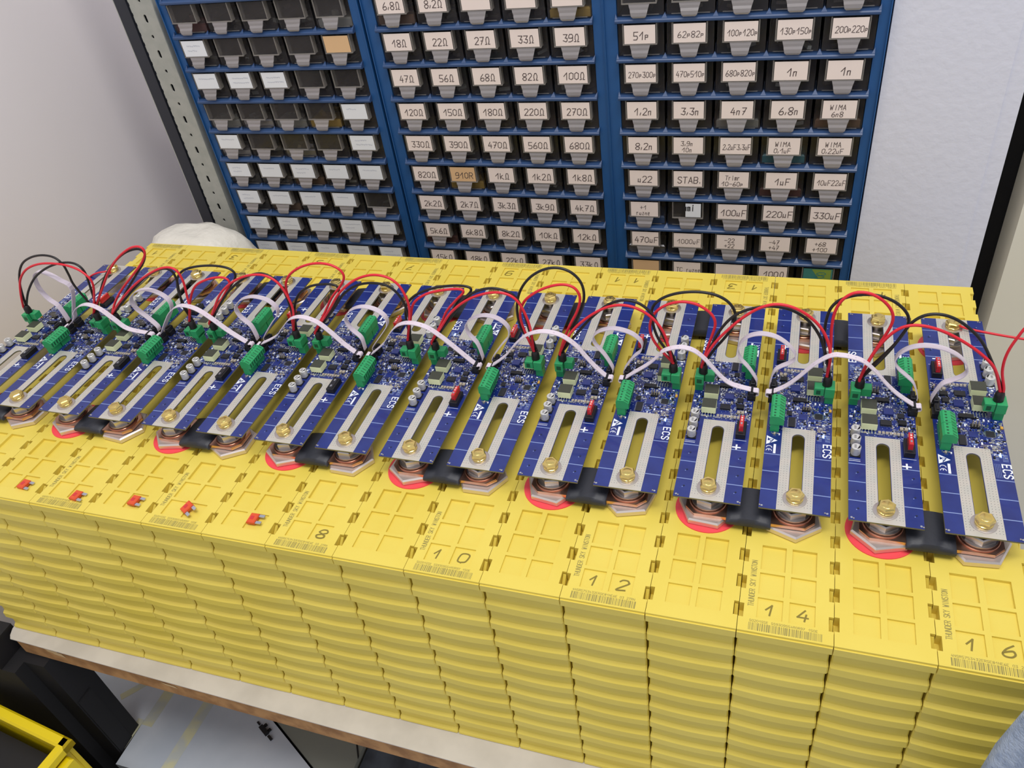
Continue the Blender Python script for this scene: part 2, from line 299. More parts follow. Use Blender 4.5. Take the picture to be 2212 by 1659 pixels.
LAB = {1: [['6,8Ω', '8,2Ω', '', '', ''], '18Ω 22Ω 27Ω 33Ω 39Ω'.split(), '47Ω 56Ω 68Ω 82Ω 100Ω'.split(), '120Ω 150Ω 180Ω 220Ω 270Ω'.split(), '330Ω 390Ω 470Ω 560Ω 680Ω'.split(),
           '820Ω 910R 1kΩ 1k2Ω 1k8Ω'.split(), '2k2Ω 2k7Ω 3k3Ω 3k9Ω 4k7Ω'.split(), '5k6Ω 6k8Ω 8k2Ω 10kΩ 12kΩ'.split(), '15kΩ 18kΩ 22kΩ 27kΩ 33kΩ'.split()],
       2: [[None]*5, ['51p', '62p82p', '100p120p', '130p150p', '200p220p'], ['270p300p', '470p510p', '680p820p', '1n', '1n'], ['1,2n', '3,3n', '4n7', '6,8n', 'WIMA|6n8'],
           ['8,2n', '3,9n|10n', '2,2uF3,3uF', 'WIMA|0,1uF', 'WIMA|0,22uF'], ['u22', 'STAB.', 'Trimr|10-60p', '1uF', '10uF22uF'], ['+1|ruzne', '#', '100uF', '220uF', '330uF'],
           ['470uF', '1000uF', '-22|+22', '-47|+47', '+68|+100'], ['@', 'TC ruzne', '', '100Ω', '%']],
       0: [[None]*5, ['s', None, None, None, '@'], ['s', 's', 's', None, None], [None, None, None, None, 's'], ['s', None, None, None, 's'], ['s']*5, ['s', 's', 's', 's', None], ['s']*5, ['s']*5]}
CONT = {(1, 0, 0): 'c1', (1, 0, 4): 'c3', (1, 5, 1): 'c3', (1, 7, 0): 'c6', (2, 4, 3): 'c2', (2, 5, 3): 'c6', (2, 6, 0): 'c7', (2, 3, 4): 'c1', (0, 3, 3): 'c3', (0, 3, 2): 'c5', (0, 4, 2): 'c4', (0, 4, 0): 'c4',
        (0, 5, 2): 'c1', (0, 6, 1): 'c1', (0, 0, 0): 'c6', (0, 3, 0): 'c5', (0, 3, 1): 'c4', (0, 0, 4): 'c5', (2, 3, 2): 'c5', (0, 7, 3): 'c4', (2, 7, 0): 'c4'}
POS = ['leftmost', 'middle', 'rightmost']
LABTXT = ['tall blue drawer cabinet at the left, many drawers unlabelled, beside the slotted upright', 'tall blue drawer cabinet in the middle, drawers with handwritten ohm values', 'tall blue drawer cabinet at the right, drawers with handwritten capacitor values, beside the white wall']
trays = {}; shared = {}
for ci, (xa, xb) in enumerate(CABX):
    cx = (xa+xb)/2; hw = (xb-xa)/2; base = -309.5; cwid = 2*hw/5
    t = thing('drawer_cabinet', LABTXT[ci], 'cabinet', (cx*.001, YF*.001, base*.001), 0, 'blue drawer cabinets behind the cells'); t.rotation_euler = (math.radians(.93), 0, 0)
    t.location.y += .0030
    topz = LIP0-base+62; so = 14 if ci < 2 else 12
    m = MB()
    sl = 16.5 if ci else 11
    m.box(-hw-sl, -hw+1, -1, 150, 0, topz, 'blue', 0); m.box(hw-1, hw+so, -1, 150, 0, topz, 'blue', 0)
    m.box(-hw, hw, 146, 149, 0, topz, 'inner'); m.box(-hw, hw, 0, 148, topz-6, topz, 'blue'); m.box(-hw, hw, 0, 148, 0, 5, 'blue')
    if ci < 2 or 1:
        m.box(-hw-sl, -hw-sl+1.5, -4, -1, 0, topz, 'blue'); m.box(hw+so-1.5, hw+so, -4, -1, 0, topz, 'blue')
    body = m.build('body', t)
    # shelf lips: one part per shelf
    for r in range(-1, 12):
        z = LIP0-DZ*r-base
        key = ('shelf', ci)
        if key not in shared:
            m = MB(); prof = [(-9, -1.2), (-10.5, -2.6), (-10.5, -5), (-9, -6.2), (-2, -5.6), (60, -4), (146, -4), (146, -2), (60, -2), (-1, -.4), (-5, 0)]
            n = len(prof); vs = [(x, y, zz) for x in (-hw, hw) for y, zz in prof]
            m.add(vs, [tuple(range(n)), tuple(range(n, 2*n))[::-1]]+[(i, n+i, n+(i+1) % n, (i+1) % n) for i in range(n)], 'shelf')
            for c in range(6):
                x = -hw+c*cwid; m.add([(max(x-3.5, -hw), -8.5, -.8), (min(x+3.5, hw), -8.5, -.8), (x, 0, -.3), (x, -2, 4.5)], [(0, 1, 3), (1, 2, 3), (2, 0, 3)], 'shelf')
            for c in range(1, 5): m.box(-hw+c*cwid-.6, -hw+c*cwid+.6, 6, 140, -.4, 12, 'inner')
            shared[key] = m.build('shelf', t).data; o = t.children[-1]
        else: o = link('shelf', shared[key], t)
        o.location = (0, 0, z*.001)
    for r in range(9):
        for c in range(5):
            z = LIP0-DZ*r-base; x = -hw+(c+.5)*cwid; lb = LAB[ci][r][c]
            if ci not in trays: dr = tray_mb(cwid).build('drawer', t); trays[ci] = dr.data
            else: dr = link('drawer', trays[ci], t)
            dr.location = (x*.001, 0, z*.001)
            def sub(nm, mk, key):
                if key in shared: return link(nm, shared[key], dr)
                o = mk().build(nm, dr); shared[key] = o.data; return o
            sub('label_holder', rim_mb, 'rim'); sub('pull_tab', pull_mb, 'pull')
            if lb is not None and lb != '#':
                k = 'cardo' if (lb == '@' or lb == '910R') else 'cardg' if lb == '%' else 'cardw' if ci == 0 else 'card'
                o = sub('label_card', lambda: card_mb(k), 'card'+k)
                if k == 'cardo': o['label'] = 'buff coloured label card'
                if k == 'cardg': o['label'] = 'green printed label card'
                if lb == 's': scribble_mb(r*5+c).build('handwriting', dr)
                elif lb == '%':
                    m = MB(); m.T = Matrix.Translation((0, -9.45, 30.5)) @ Matrix.Rotation(math.pi/2, 4, 'X')
                    m.add([(-9, 11, 0), (18, 11, 0), (18, -6, 0), (6, -11, 0)], [(0, 3, 2, 1)], 'cardy'); m.strokes('8', -4, -4, 12, 10, 1, 'cardg', .1, .3); m.build('print', dr)
                elif lb and lb != '@':
                    writing_mb(lb.split('|'), 'ink', 1.0 if len(lb) < 6 else .72, ci*100+r*5+c).build('handwriting', dr)
            if lb == '#':
                o = MB().box(-3, 19, -9.3, -8.9, 20, 42, 'cardw').build('label_card', dr); o['label'] = 'small white sticker off centre'
                writing_mb(['mmi'], 'inkk', 1.3, 5, 6).build('print', dr)
            k = CONT.get((ci, r, c), 'c0'); rr = random.Random(ci*77+r*5+c); m = MB()
            if k != 'c0': m.box(-cwid/2+4, cwid/2-4, 2.2, 34, 1.4, 13, k, 2)
            for i in range(12 if k != 'c0' else 7):
                m.T = Matrix.Translation((rr.uniform(-18, 18), rr.uniform(10, 100) if i > 5 else rr.uniform(8, 26), rr.uniform(4, 11 if k != 'c0' else 7))) @ Matrix.Rotation(rr.uniform(0, 3), 4, 'Z') @ Matrix.Rotation(rr.uniform(-.5, .5), 4, 'X')
                m.box(-rr.uniform(3, 9), rr.uniform(3, 9), -2.5, 2.5, -2, rr.uniform(1, 4), k if rr.random() < .8 else 'c5')
                if k != 'c0' and i < 4: m.box(-5, 5, -3, 3, 3, rr.uniform(6, 12), k)
            o = m.build('contents', dr); o['kind'] = 'stuff'
# ---------------------------------------------------------------- battery cells
PW = .075; YC = .2637; HL = 263.7; H = 310.0
NOTCH = [19.8-HL+28.65*k for k in range(18)]
def case_mb(flip):
    """one case; flip mirrors the lock ramps for the cells that stand turned round"""
    m = MB(); hx = 37.25
    # ribbed body: closed rings from the base up to z = H-12
    lev = [(0, 1.2), (1.5, 0)]
    prof = []
    for k in range(10):
        t = H-29.2-30.4*k
        prof += [(t-.3, 4.1), (t-.9, 3.2), (t-3.0, .8), (t-3.4, .55), (t-11.6, 0), (t-12, .1), (t-12.2, 3.2), (t-13, 3.9), (t-19, 4.7), (t-25, 4.5)]
    prof = [(z, d) for z, d in prof if z > 4]
    prof += [(H-11, .3), (H-11.6, 2.8), (H-13, 3.7), (H-18, 4.5), (H-24, 4.4), (H-.01-11, .3), (H-10.5, 0)]
    lev = sorted(set(lev+prof)); rings = []
    for z, d in lev:
        ex, ey = hx-d*.2, HL-d; b = 1.6*math.sin(math.pi*min(1, max(0, z/H)))+.2; pts = []
        nx = 8
        for i in range(nx+1):
            u = -1+2*i/nx; pts.append((u*(ex-1.2), -ey-b*(1-u*u)))
        pts.append((ex, -ey+1.2)); pts.append((ex, ey-1.2))
        for i in range(nx+1):
            u = 1-2*i/nx; pts.append((u*(ex-1.2), ey+b*(1-u*u)))
        pts.append((-ex, ey-1.2)); pts.append((-ex, -ey+1.2)); rings.append([(x, y, z) for x, y in pts])
    n = len(rings[0]); vs = [p for r_ in rings for p in r_]
    m.add(vs, [(j*n+i, j*n+(i+1) % n, (j+1)*n+(i+1) % n, (j+1)*n+i) for j in range(len(rings)-1) for i in range(n)]+[tuple(range(n))[::-1]], 'yellow')
    # lid as a height field with pockets and side notches
    xs = [-hx, -33.4, -23, -2.5, 2.5, 23, 33.4, hx]
    pock = [(-249.2, -229), (-225.4, -203), (-199.4, -172.7)]
    ys = {-HL, HL}
    for a, b in pock: ys |= {a, b, -a, -b}
    for y in NOTCH: ys |= {y-6.8, y+6.8}
    ys = sorted(ys)
    def hgt(x, y):
        if abs(x) > 33.4 and any(abs(y-q) < 6.8 for q in NOTCH): return H-11.5
        if 2.5 < abs(x) < 23:
            for i, (a, b) in enumerate(pock):
                if a < y < b or -b < y < -a: return H-(1.8, 2.0, 3.0)[i]
        return H
    G = [[hgt((xs[i]+xs[i+1])/2, (ys[j]+ys[j+1])/2) for j in range(len(ys)-1)] for i in range(len(xs)-1)]
    g = lambda i, j: G[i][j] if 0 <= i < len(G) and 0 <= j < len(G[0]) else H-11.5
    for i in range(len(xs)-1):
        for j in range(len(ys)-1):
            z = G[i][j]; x0, x1, y0, y1 = xs[i], xs[i+1], ys[j], ys[j+1]
            m.quad((x0,y0,z),(x1,y0,z),(x1,y1,z),(x0,y1,z),'yellow')
            for (di, dj, a, b) in ((-1,0,(x0,y1),(x0,y0)),(1,0,(x1,y0),(x1,y1)),(0,-1,(x0,y0),(x1,y0)),(0,1,(x1,y1),(x0,y1))):
                zn = g(i+di, j+dj)
                if zn < z-.01: m.quad((*a,zn),(*b,zn),(*b,z),(*a,z),'yellow')
    # bevelled front and rear lip
    for s in (-1, 1):
        m.box(-hx+.2, hx-.2, min(s*HL, s*(HL+1.3)), max(s*HL, s*(HL+1.3)), H-10.6, H-2.4, 'yellow')
    # lock ramps in the notches (always on the world-left cell's right side, high end away from the viewer)
    for y in NOTCH:
        f = -1 if flip else 1
        sx = f
        far, near = (y+6*f), (y-6.6*f)
        pts = [(sx*34.0, far, H-2.5), (sx*36.9, far, H-2.5), (sx*35.6, far-1.5*f, H-1.6), (sx*33.9, near, H-11), (sx*37.1, near, H-11), (sx*35.6, near, H-9.6), (sx*33.8, far, H-11.4), (sx*37.1, far, H-11.4), (sx*33.8, near, H-11.4), (sx*37.1, near, H-11.4)]
        m.add(pts, [(0,1,2),(0,2,5,3),(2,1,4,5),(0,6,7,1),(0,3,8,6),(1,7,9,4),(3,5,4,9,8)], 'yellow')
    return m
def digits_mb(txt, rng=random.Random(2)):
    m = MB(); pos = {1: [12.6], 2: [-12.4, 12.6]}[len(txt)]
    for c, x in zip(txt, pos): m.strokes(c, x-4, -244.5, 8 if c != '1' else 5, 10.5, 1.5, 'marker', H-1.74, .3, .25, rng, True)
    return m
def print_mb(seed):
    m = MB(); r = random.Random(seed); x = -28.5
    while x < 29:
        w_ = r.choice((.35, .35, .7, 1.05)); m.box(x, x+w_, -262, -254.8, H, H+.05, 'print_'); x += w_+r.choice((.35, .5, .8))
    x = -28
    while x < 26:
        m.strokes(r.choice('0123456789NSRE'), x, -254, 1.3, 2.1, .3, 'print_', H+.05); x += 1.9 if r.random() < .93 else 4
    m.T = Matrix.Translation((-28.2, -215, H+.06)) @ Matrix.Rotation(math.pi/2, 4, 'Z')
    m.text('THUNDER SKY WINSTON', 0, 0, 4.4, .55, 'print_', 0, wr=.42, gap=.16, slant=0)
    return m
def nut_mb(ang):
    m = MB(); a = math.radians(ang)
    m.prism(6, 0, 0, [(25.5, 0), (27.2, 1), (27.2, 5.6), (25.6, 7)], 'alu', a); return m
def hexbolt_mb(ang):
    m = MB(); a = math.radians(ang); m.prism(24, 0, 0, [(15, 0), (15, 1.6)], 'steel'); m.prism(6, 0, 0, [(13.4, 1.6), (13.6, 2.4), (13.6, 7.4), (12.4, 8.4)], 'steel', a)
    m.prism(16, 0, 0, [(5.6, 8.4), (5.6, 13.4)], 'steel'); return m
def boardbolt_mb(ang):
    m = MB(); a = math.radians(ang); m.prism(16, 0, 0, [(7.4, 0), (7.4, 1.5), (6.6, 2)], 'brass'); m.prism(6, 0, 0, [(7.5, 1.6), (7.8, 2.4), (7.8, 6.2), (6.6, 7.2)], 'brass', a)
    m.prism(16, 0, 0, [(4.6, 7.2), (4.2, 7.4)], 'brass'); return m
caseA = case_mb(False); caseB = case_mb(True); case_me = {}
ring = MB().prism(48, 0, 0, [(29.8, 0), (29.8, 1), (26, 1.2)], 'red'); cellparts = {}
def reuse(key, name, mk, parent, loc=(0,0,0), rot=0, smooth=None):
    if key in cellparts: o = link(name, cellparts[key], parent)
    else: o = mk().build(name, parent, smooth); cellparts[key] = o.data
    o.location = loc; o.rotation_euler = (0, 0, rot); return o
NUM = {1:'first',2:'second',3:'third',4:'fourth',5:'fifth',6:'sixth',7:'seventh',8:'eighth',9:'ninth',10:'tenth',11:'eleventh',12:'twelfth',13:'thirteenth',14:'fourteenth',15:'fifteenth',16:'sixteenth'}
def nth(k): return 'leftmost' if k == 1 else 'rightmost' if k == 16 else NUM[k]+' from the left' if k <= 8 else NUM[17-k]+' from the right'
ra = random.Random(8)
for k in range(1, 17):
    odd = k % 2
    extra = 'red ring at its front terminal' if odd else ('%d handwritten on the front lid' % k if k >= 8 else 'barcode on the front lid')
    t = thing('battery_cell', 'yellow ribbed battery cell %s, %s' % (nth(k), extra), 'battery', ((k-.5)*PW, YC, -.31), math.pi if odd else 0, 'yellow battery cells standing in a row')
    reuse(('case', odd), 'case', lambda: caseB if odd else caseA, t)
    reuse(('print', k % 4), 'case_print', lambda: print_mb(k % 4), t)['kind'] = 'stuff'
    if k % 2 or k >= 8: digits_mb(str(k), ra).build('handwritten_number', t)
    for s, nm in ((-1, 'minus'), (1, 'plus')):
        front = (s == -1) != bool(odd)
        a = {16: -55, 15: 18}.get(k, ra.uniform(0, 60)) if front else ra.uniform(0, 60)
        z = H*.001
        if s == 1:
            o = reuse('ring', 'terminal_ring', lambda: ring, t, (0, .139, z), smooth=40); o['label'] = 'red ring round the plus terminal'
        reuse('nut', 'terminal_nut', lambda: nut_mb(0), t, (0, s*.139, z+(.0009 if s == 1 else 0)), math.radians(a))
        reuse('hexbolt', 'hexagon_bolt', lambda: hexbolt_mb(0), t, (0, s*.139, z+.0132), math.radians(ra.uniform(0, 60)), smooth=30)
# busbars across neighbouring cells
def bar_mb():
    m = MB(); e = 37.5+19; w_ = 17.8; c = 8
    for i, (q, z0, z1) in enumerate(((0, 0, 1.3), (.35, 1.3, 2.5), (-.3, 2.5, 3.6))):
        m.poly([(-e+c+q, -w_), (e-c+q, -w_), (e+q, -w_+c), (e+q, w_-c), (e-c+q, w_), (-e+c+q, w_), (-e+q, w_-c), (-e+q, -w_+c)], z0, z1, 'copper')
    return m
def washer_mb(): return MB().prism(40, 0, 0, [(16.8, 0), (16.8, .9), (16.4, 1.2)], 'coppere')
def sleeve_mb():
    m = MB(); rows = []
    xs = [-19.5, -18.8, -15, -10, -5, 0, 5, 10, 15, 18.8, 19.5]
    for x in xs:
        b = 2.6*max(0, 1-(x/19)**2)+(.1 if abs(x) < 19 else -.6); w_ = 21
        rows.append([(x, -w_, -1.2), (x, -w_-.6, 1.8+b*.6), (x, -w_+1.8, 4.4+b), (x, -8, 5+b), (x, 8, 5+b), (x, w_-1.8, 4.4+b), (x, w_+.6, 1.8+b*.6), (x, w_, -1.2)])
    n = 8; vs = [p for r_ in rows for p in r_]
    m.add(vs, [(j*n+i, (j+1)*n+i, (j+1)*n+(i+1) % n, j*n+(i+1) % n) for j in range(len(rows)-1) for i in range(n)]+[tuple(range(n)), tuple((len(rows)-1)*n+i for i in range(n))[::-1]], 'sleeve'); return m
for k in range(1, 16):
    front = k % 2; y = YC+(-.139 if front else .139)
    t = thing('copper_busbar', 'sleeved copper busbar, %s of the %s from the left' % ((nth((k+1)//2) if k < 15 else 'rightmost').split(' from')[0], 'eight along the front') if front else 'sleeved copper busbar along the rear, %s of seven from the left' % nth(k//2).split(' from')[0], 'busbar', (k*PW, y, .0079), 0, 'copper busbars with black sleeves')
    reuse('bar', 'bar', bar_mb, t, (0, 0, 0)); reuse('sleeve', 'sleeve', sleeve_mb, t, smooth=50)
    for s in (-1, 1): reuse('cwash', 'copper_washer', washer_mb, t, (s*.0375, 0, .0036), smooth=30)
# ---------------------------------------------------------------- balancing boards (frame: minus end towards -y)
BT = 1.6                                               # board thickness; local z = 0 is the underside
rect = lambda x0, y0, x1, y1: [(x0, y0), (x1, y0), (x1, y1), (x0, y1)]
plate_me = outline_mesh('tmp_plate', [rect(-30, -154, 30, 154), slot(0, -146, -55, 5.5), slot(0, 55, 146, 5.5)], 0, BT, ['pcb', 'pcbedge'])
pad_me = outline_mesh('tmp_pad', [rect(-15.2, -154, 15.2, -46.8), slot(0, -146.4, -54.6, 5.9)], BT, BT+.12, ['tin'])
plate_data, pad_data = plate_me.data, pad_me.data
for o_ in (plate_me, pad_me): bpy.data.objects.remove(o_)
ZS = BT+.06
def line_mb(): return MB().box(-7.3, 7.3, -.45, .45, BT, ZS, 'line')
def plus_mb(): return MB().box(-23.6, -15.6, 81, 82.6, BT, ZS, 'silk').box(-20.4, -18.8, 77.9, 81, BT, ZS, 'silk').box(-20.4, -18.8, 82.6, 85.6, BT, ZS, 'silk')
def minus_mb(): return MB().box(-22, -19.8, -84, -71.5, BT, ZS, 'silk')
def tri_mb():
    m = MB().add([(-29, -60.4, ZS), (-29, -72.6, ZS), (-18.9, -66.4, ZS)], [(0, 1, 2)], 'silk')
    m.add([(-27.9, -63.2, ZS+.05), (-27.9, -67.5, ZS+.05), (-25.4, -66.2, ZS+.05)], [(0, 1, 2)], 'pcb')
    m.strokes('7', -26.5, -70, 4, 5, .8, 'pcb', ZS+.06); return m
def ce_mb():
    m = MB(); m.T = Matrix.Translation((-26.0, -79.2, ZS)) @ Matrix.Rotation(-math.pi/2, 4, 'Z')
    for cx, arc in ((-2.2, 0), (2.2, 1)):
        P = [(cx+2.5*math.cos(a), 2.5*math.sin(a)) for a in [math.radians(90+18*i) for i in range(11)]]
        for a, b in zip(P, P[1:]): m.tube([(a[0], a[1], 0), (b[0], b[1], 0)], .42, 'silk', 4)
        if arc: m.box(cx-2.2, cx-.4, -.35, .35, -.1, .1, 'silk')
    return m
def ecs_mb():
    m = MB(); m.T = Matrix.Translation((26.0, -73.6, ZS)) @ Matrix.Rotation(-math.pi/2, 4, 'Z')
    m.text('ECS', 0, 0, 6.8, 1.2, 'silk', 0, wr=.6, gap=.34, slant=0); return m
def silk_mb():
    m = MB(); z = ZS; r = random.Random(3)
    m.T = Matrix.Translation((25.6, -73.3, z)) @ Matrix.Rotation(-math.pi/2, 4, 'Z')
    for j in range(4):
        for i in range(12): m.box(-8+i*1.45, -8+i*1.45+.9, -5.2-j*1.3, -4.8-j*1.3, 0, .02, 'line')
    m.T = Matrix()
    for i in range(6):
        for j in range(2): m.box(17+j*7, 21+j*7.6, -53-i*1.6, -52.5-i*1.6, BT, z, 'line')
    for i in range(420):
        x, y = r.uniform(-29, 28), r.uniform(-50, 47)
        if r.random() < .5: m.box(x, x+r.uniform(.5, 1.6), y, y+.4, BT, z, 'silk' if r.random() < .6 else 'line')
        else: m.box(x, x+.4, y, y+r.uniform(.6, 2.2), BT, z, 'line')
    for x0, y0, x1, y1 in ((-28, 48, -16, 72), (-12, 4, 1, 18), (19.6, 42, 29.4, 80)):
        m.box(x0, x1, y0, y0+.35, BT, z, 'silk').box(x0, x1, y1-.35, y1, BT, z, 'silk')
    m.box(19.6, 29.6, 81.5, 82, BT, z, 'silk')
    return m
def vias_mb():
    m = MB(); z = BT+.2
    for s in (-1, 1):
        for x in (-13.6, -11, -8.4, 8.4, 11, 13.6):
            for i in range(34): m.box(x-.22, x+.22, s*(49+3*i)-.22, s*(49+3*i)+.22, BT, z, 'via')
    for yy in (96, 119, 140):
        for x in (-24.5, 22): m.prism(8, x, yy, [(.9, BT), (.9, z)], 'via'); m.prism(8, x+1.3, yy+1.6, [(.5, BT), (.5, z)], 'line')
    for x, y in ((27.5, -151.5), (-27.5, -151.5), (27.5, 151.5), (-27.5, 151.5)): m.prism(6, x, y, [(1.1, BT), (1.1, BT+.5)], 'solder'); m.prism(6, x-1.8, y+.6, [(.7, BT), (.7, BT+.4)], 'ceram')
    return m
def smd_mb():
    m = MB(); r = random.Random(21); z = BT
    occ = [(-28, -55, -13, -20), (10, -8, 31, 9), (4, 2, 20, 41), (20, 43, 30, 80), (-28, 50, -16, 72), (-32, -14, -22, 14), (13, -34, 22, -20), (-11, -46, -4, -30), (-8, 28, 4, 38)]
    def free(x, y): return not any(a-.6 < x < c+.6 and b-.6 < y < d+.6 for a, b, c, d in occ)
    n = 0
    while n < 560:
        x = r.uniform(-28.5, 28.5); y = r.uniform(-50, 46) if r.random() < .9 else r.uniform(-58, -50)
        if y > 44 and x < 20: continue
        if abs(x) < 15.4 and y < -46.5: continue
        if x > -5 and r.random() < .25: pass
        if not free(x, y): continue
        l, w_, h = r.choice(((1.6, .8, .6), (1.6, .8, .6), (2, 1.2, .8), (1, .6, .5), (2.9, 1.5, 1)))
        if r.random() < .5: l, w_ = w_, l
        k = r.choice(('solder', 'solder', 'solder', 'solder', 'black', 'ceram', 'ic', 'line', 'silk'))
        m.box(x-l/2, x+l/2, y-w_/2, y+w_/2, z, z+h, k)
        if k in ('black', 'ceram', 'ic'):
            if l > w_: m.box(x-l/2-.4, x-l/2, y-w_/2, y+w_/2, z, z+h*.8, 'solder').box(x+l/2, x+l/2+.4, y-w_/2, y+w_/2, z, z+h*.8, 'solder')
            else: m.box(x-w_/2, x+w_/2, y-w_/2-l, y-w_/2-l+.4, z, z+h*.8, 'solder')
        n += 1
    for i in range(7): m.box(1.2-i*3.3, 3.6-i*3.3, 39.5, 42, z, z+1.6, 'ceram').box(1.2-i*3.3, 3.6-i*3.3, 42, 43, z, z+1.3, 'solder').box(1.2-i*3.3, 3.6-i*3.3, 38.5, 39.5, z, z+1.3, 'solder')
    for x in (-17, -21): m.box(x-1.4, x+1.4, 31, 35, z, z+2, 'ceram')
    for i in range(5): m.box(5.5+i*3, 6.7+i*3, 40.2, 43.4, z, z+.9, 'solder')
    for i in range(6): m.box(3+i*2.6, 3.8+i*2.6, -4, 2, z, z+.8, 'solder')
    for y in (43, 56, 69):
        m.box(20.5, 22, y-1, y+1, z, z+.6, 'solder').box(28.2, 29.4, y+3, y+4.4, z, z+.6, 'solder')
    m.box(8, 23, -43.2, -42.2, z, z+.7, 'solder').box(8, 13, -45, -44.2, z, z+.7, 'solder').box(16, 24, -45, -44.2, z, z+.7, 'solder')
    return m
def chip_mb(w_, l, h, npins, k='ic', sides='x'):
    m = MB().box(-w_/2, w_/2, -l/2, l/2, .3, h, k, .2)
    for i in range(npins):
        if 'x' in sides:
            q = -l/2+l*(i+.5)/npins
            for s in (-1, 1): m.box(min(s*w_/2, s*(w_/2+1.3)), max(s*w_/2, s*(w_/2+1.3)), q-.22, q+.22, 0, .5, 'solder')
        if 'y' in sides:
            q = -w_/2+w_*(i+.5)/npins
            for s in (-1, 1): m.box(q-.22, q+.22, min(s*l/2, s*(l/2+1.3)), max(s*l/2, s*(l/2+1.3)), 0, .5, 'solder')
    return m
def cap_mb():
    m = MB().box(-4.6, 4.6, -4.6, 4.6, 0, 1.1, 'black'); m.prism(24, 0, 0, [(4.1, 1.1), (4.3, 1.8), (4.1, 2.4), (4.3, 3), (4.3, 9.6), (3.7, 10.2)], 'can')
    a = [math.radians(100+i*16) for i in range(8)]
    m.add([(3.6*math.cos(t), 3.6*math.sin(t), 10.24) for t in a], [tuple(range(8))], 'black')
    for i in range(3): m.box(-.2, 1.8, -1.6+i*1.5, -1+i*1.5, 10.2, 10.26, 'ic')
    return m
def inductor_mb():
    m = MB().box(-7, 7, -7, 7, 1.6, 9.0, 'bobbin', .3).box(-6.9, 6.9, -6.9, 6.9, 9.0, 9.5, 'ferrite', .2)
    for i in range(5): m.box(-6+i*2.8, -5+i*2.8, -7.8, -6, 0, 1.8, 'solder').box(-6+i*2.8, -5+i*2.8, 6, 7.8, 0, 1.8, 'solder')
    m.box(-6, 6, -6, 6, .6, 1.6, 'black'); return m
def plug_head_mb(): return MB().box(22, 30, -5.5, 3.5, 0, 9, 'green', .6).box(22, 30, -7, 6, 9, 12, 'green')
def plug_body_mb():
    m = MB().box(21, 30, -8, 6.5, 10, 21, 'green', .6).box(11, 21.2, -7.5, 2.2, 11.5, 20.6, 'green', .5)
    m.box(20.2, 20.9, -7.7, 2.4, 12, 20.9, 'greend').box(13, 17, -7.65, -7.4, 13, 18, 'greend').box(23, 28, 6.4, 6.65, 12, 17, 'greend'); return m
def boot_mb(): return MB().prism(14, 0, 0, [(4.6, 0), (4.4, 7), (3.4, 10.5), (2.9, 11)], 'wblk')
def tb_mb(i):
    m = MB(); y0, y1 = ((-54.6, -38.2), (-37.8, -21.2))[i]
    m.box(-27, -18.5, y0+.4, y1-.4, 0, 10, 'green', .3)
    pr = [(-27.8, 9.5), (-27.8, 17.8), (-26, 19.9), (-19.5, 19.9), (-14.6, 16.6), (-14.6, 9.5)]
    n = 6; vs = [(x, y, z) for y in (y0, y1) for x, z in pr]
    m.add(vs, [tuple(range(6)), tuple(range(6, 12))[::-1]]+[(j, 6+j, 6+(j+1) % 6, (j+1) % 6) for j in range(6)], 'green')
    for q in range(4):
        y = y0+2.1+q*4.1
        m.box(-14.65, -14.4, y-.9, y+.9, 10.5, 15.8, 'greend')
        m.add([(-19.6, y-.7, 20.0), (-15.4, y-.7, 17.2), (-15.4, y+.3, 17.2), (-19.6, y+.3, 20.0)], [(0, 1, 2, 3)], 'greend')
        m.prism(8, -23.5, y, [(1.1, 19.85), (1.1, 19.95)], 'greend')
    return m
def idc_mb():
    m = MB().box(-31.5, -23.5, -5, 5, 0, 6.6, 'black', .3).box(-29.6, -25.4, -5.6, 5.6, 6.6, 11.2, 'ic', .5).box(-28.6, -26.4, -4.2, 4.2, 11.2, 12.2, 'black'); return m
def fholder_mb(): return MB().box(-26.6, -17.4, 50, 70, 0, 6.4, 'black', .5).box(-24.6, -19.4, 52, 68, 6.4, 6.9, 'ic').box(-23, -21, 53.5, 56.5, 6.9, 7.6, 'solder').box(-23, -21, 63.5, 66.5, 6.9, 7.6, 'solder')
def bfuse_mb():
    m = MB().box(-24, -20, 50.5, 66.5, 7, 14.5, 'fuse', .6).box(-23.5, -20.5, 52.5, 64.5, 5, 7, 'fuse')
    m.box(-22.8, -21.2, 54, 56, 14.5, 14.8, 'fprint').box(-22.8, -21.2, 57.5, 59, 14.5, 14.8, 'fprint').box(-22.8, -21.2, 61.5, 64, 14.5, 14.75, 'solder').box(-22.8, -21.2, 51, 52.8, 14.5, 14.75, 'solder'); return m
def pins_mb():
    m = MB()
    for i in range(3):
        for j in range(2): m.box(i*2.5-.4, i*2.5+.4, j*2.5-.4, j*2.5+.4, 0, 7.5, 'ceram')
    m.box(-1.3, 6.3, -1.3, 3.8, 0, 2.2, 'black'); return m
NOFUSE = {1, 3, 4, 5, 7}
LIT = {9, 12, 14, 16}
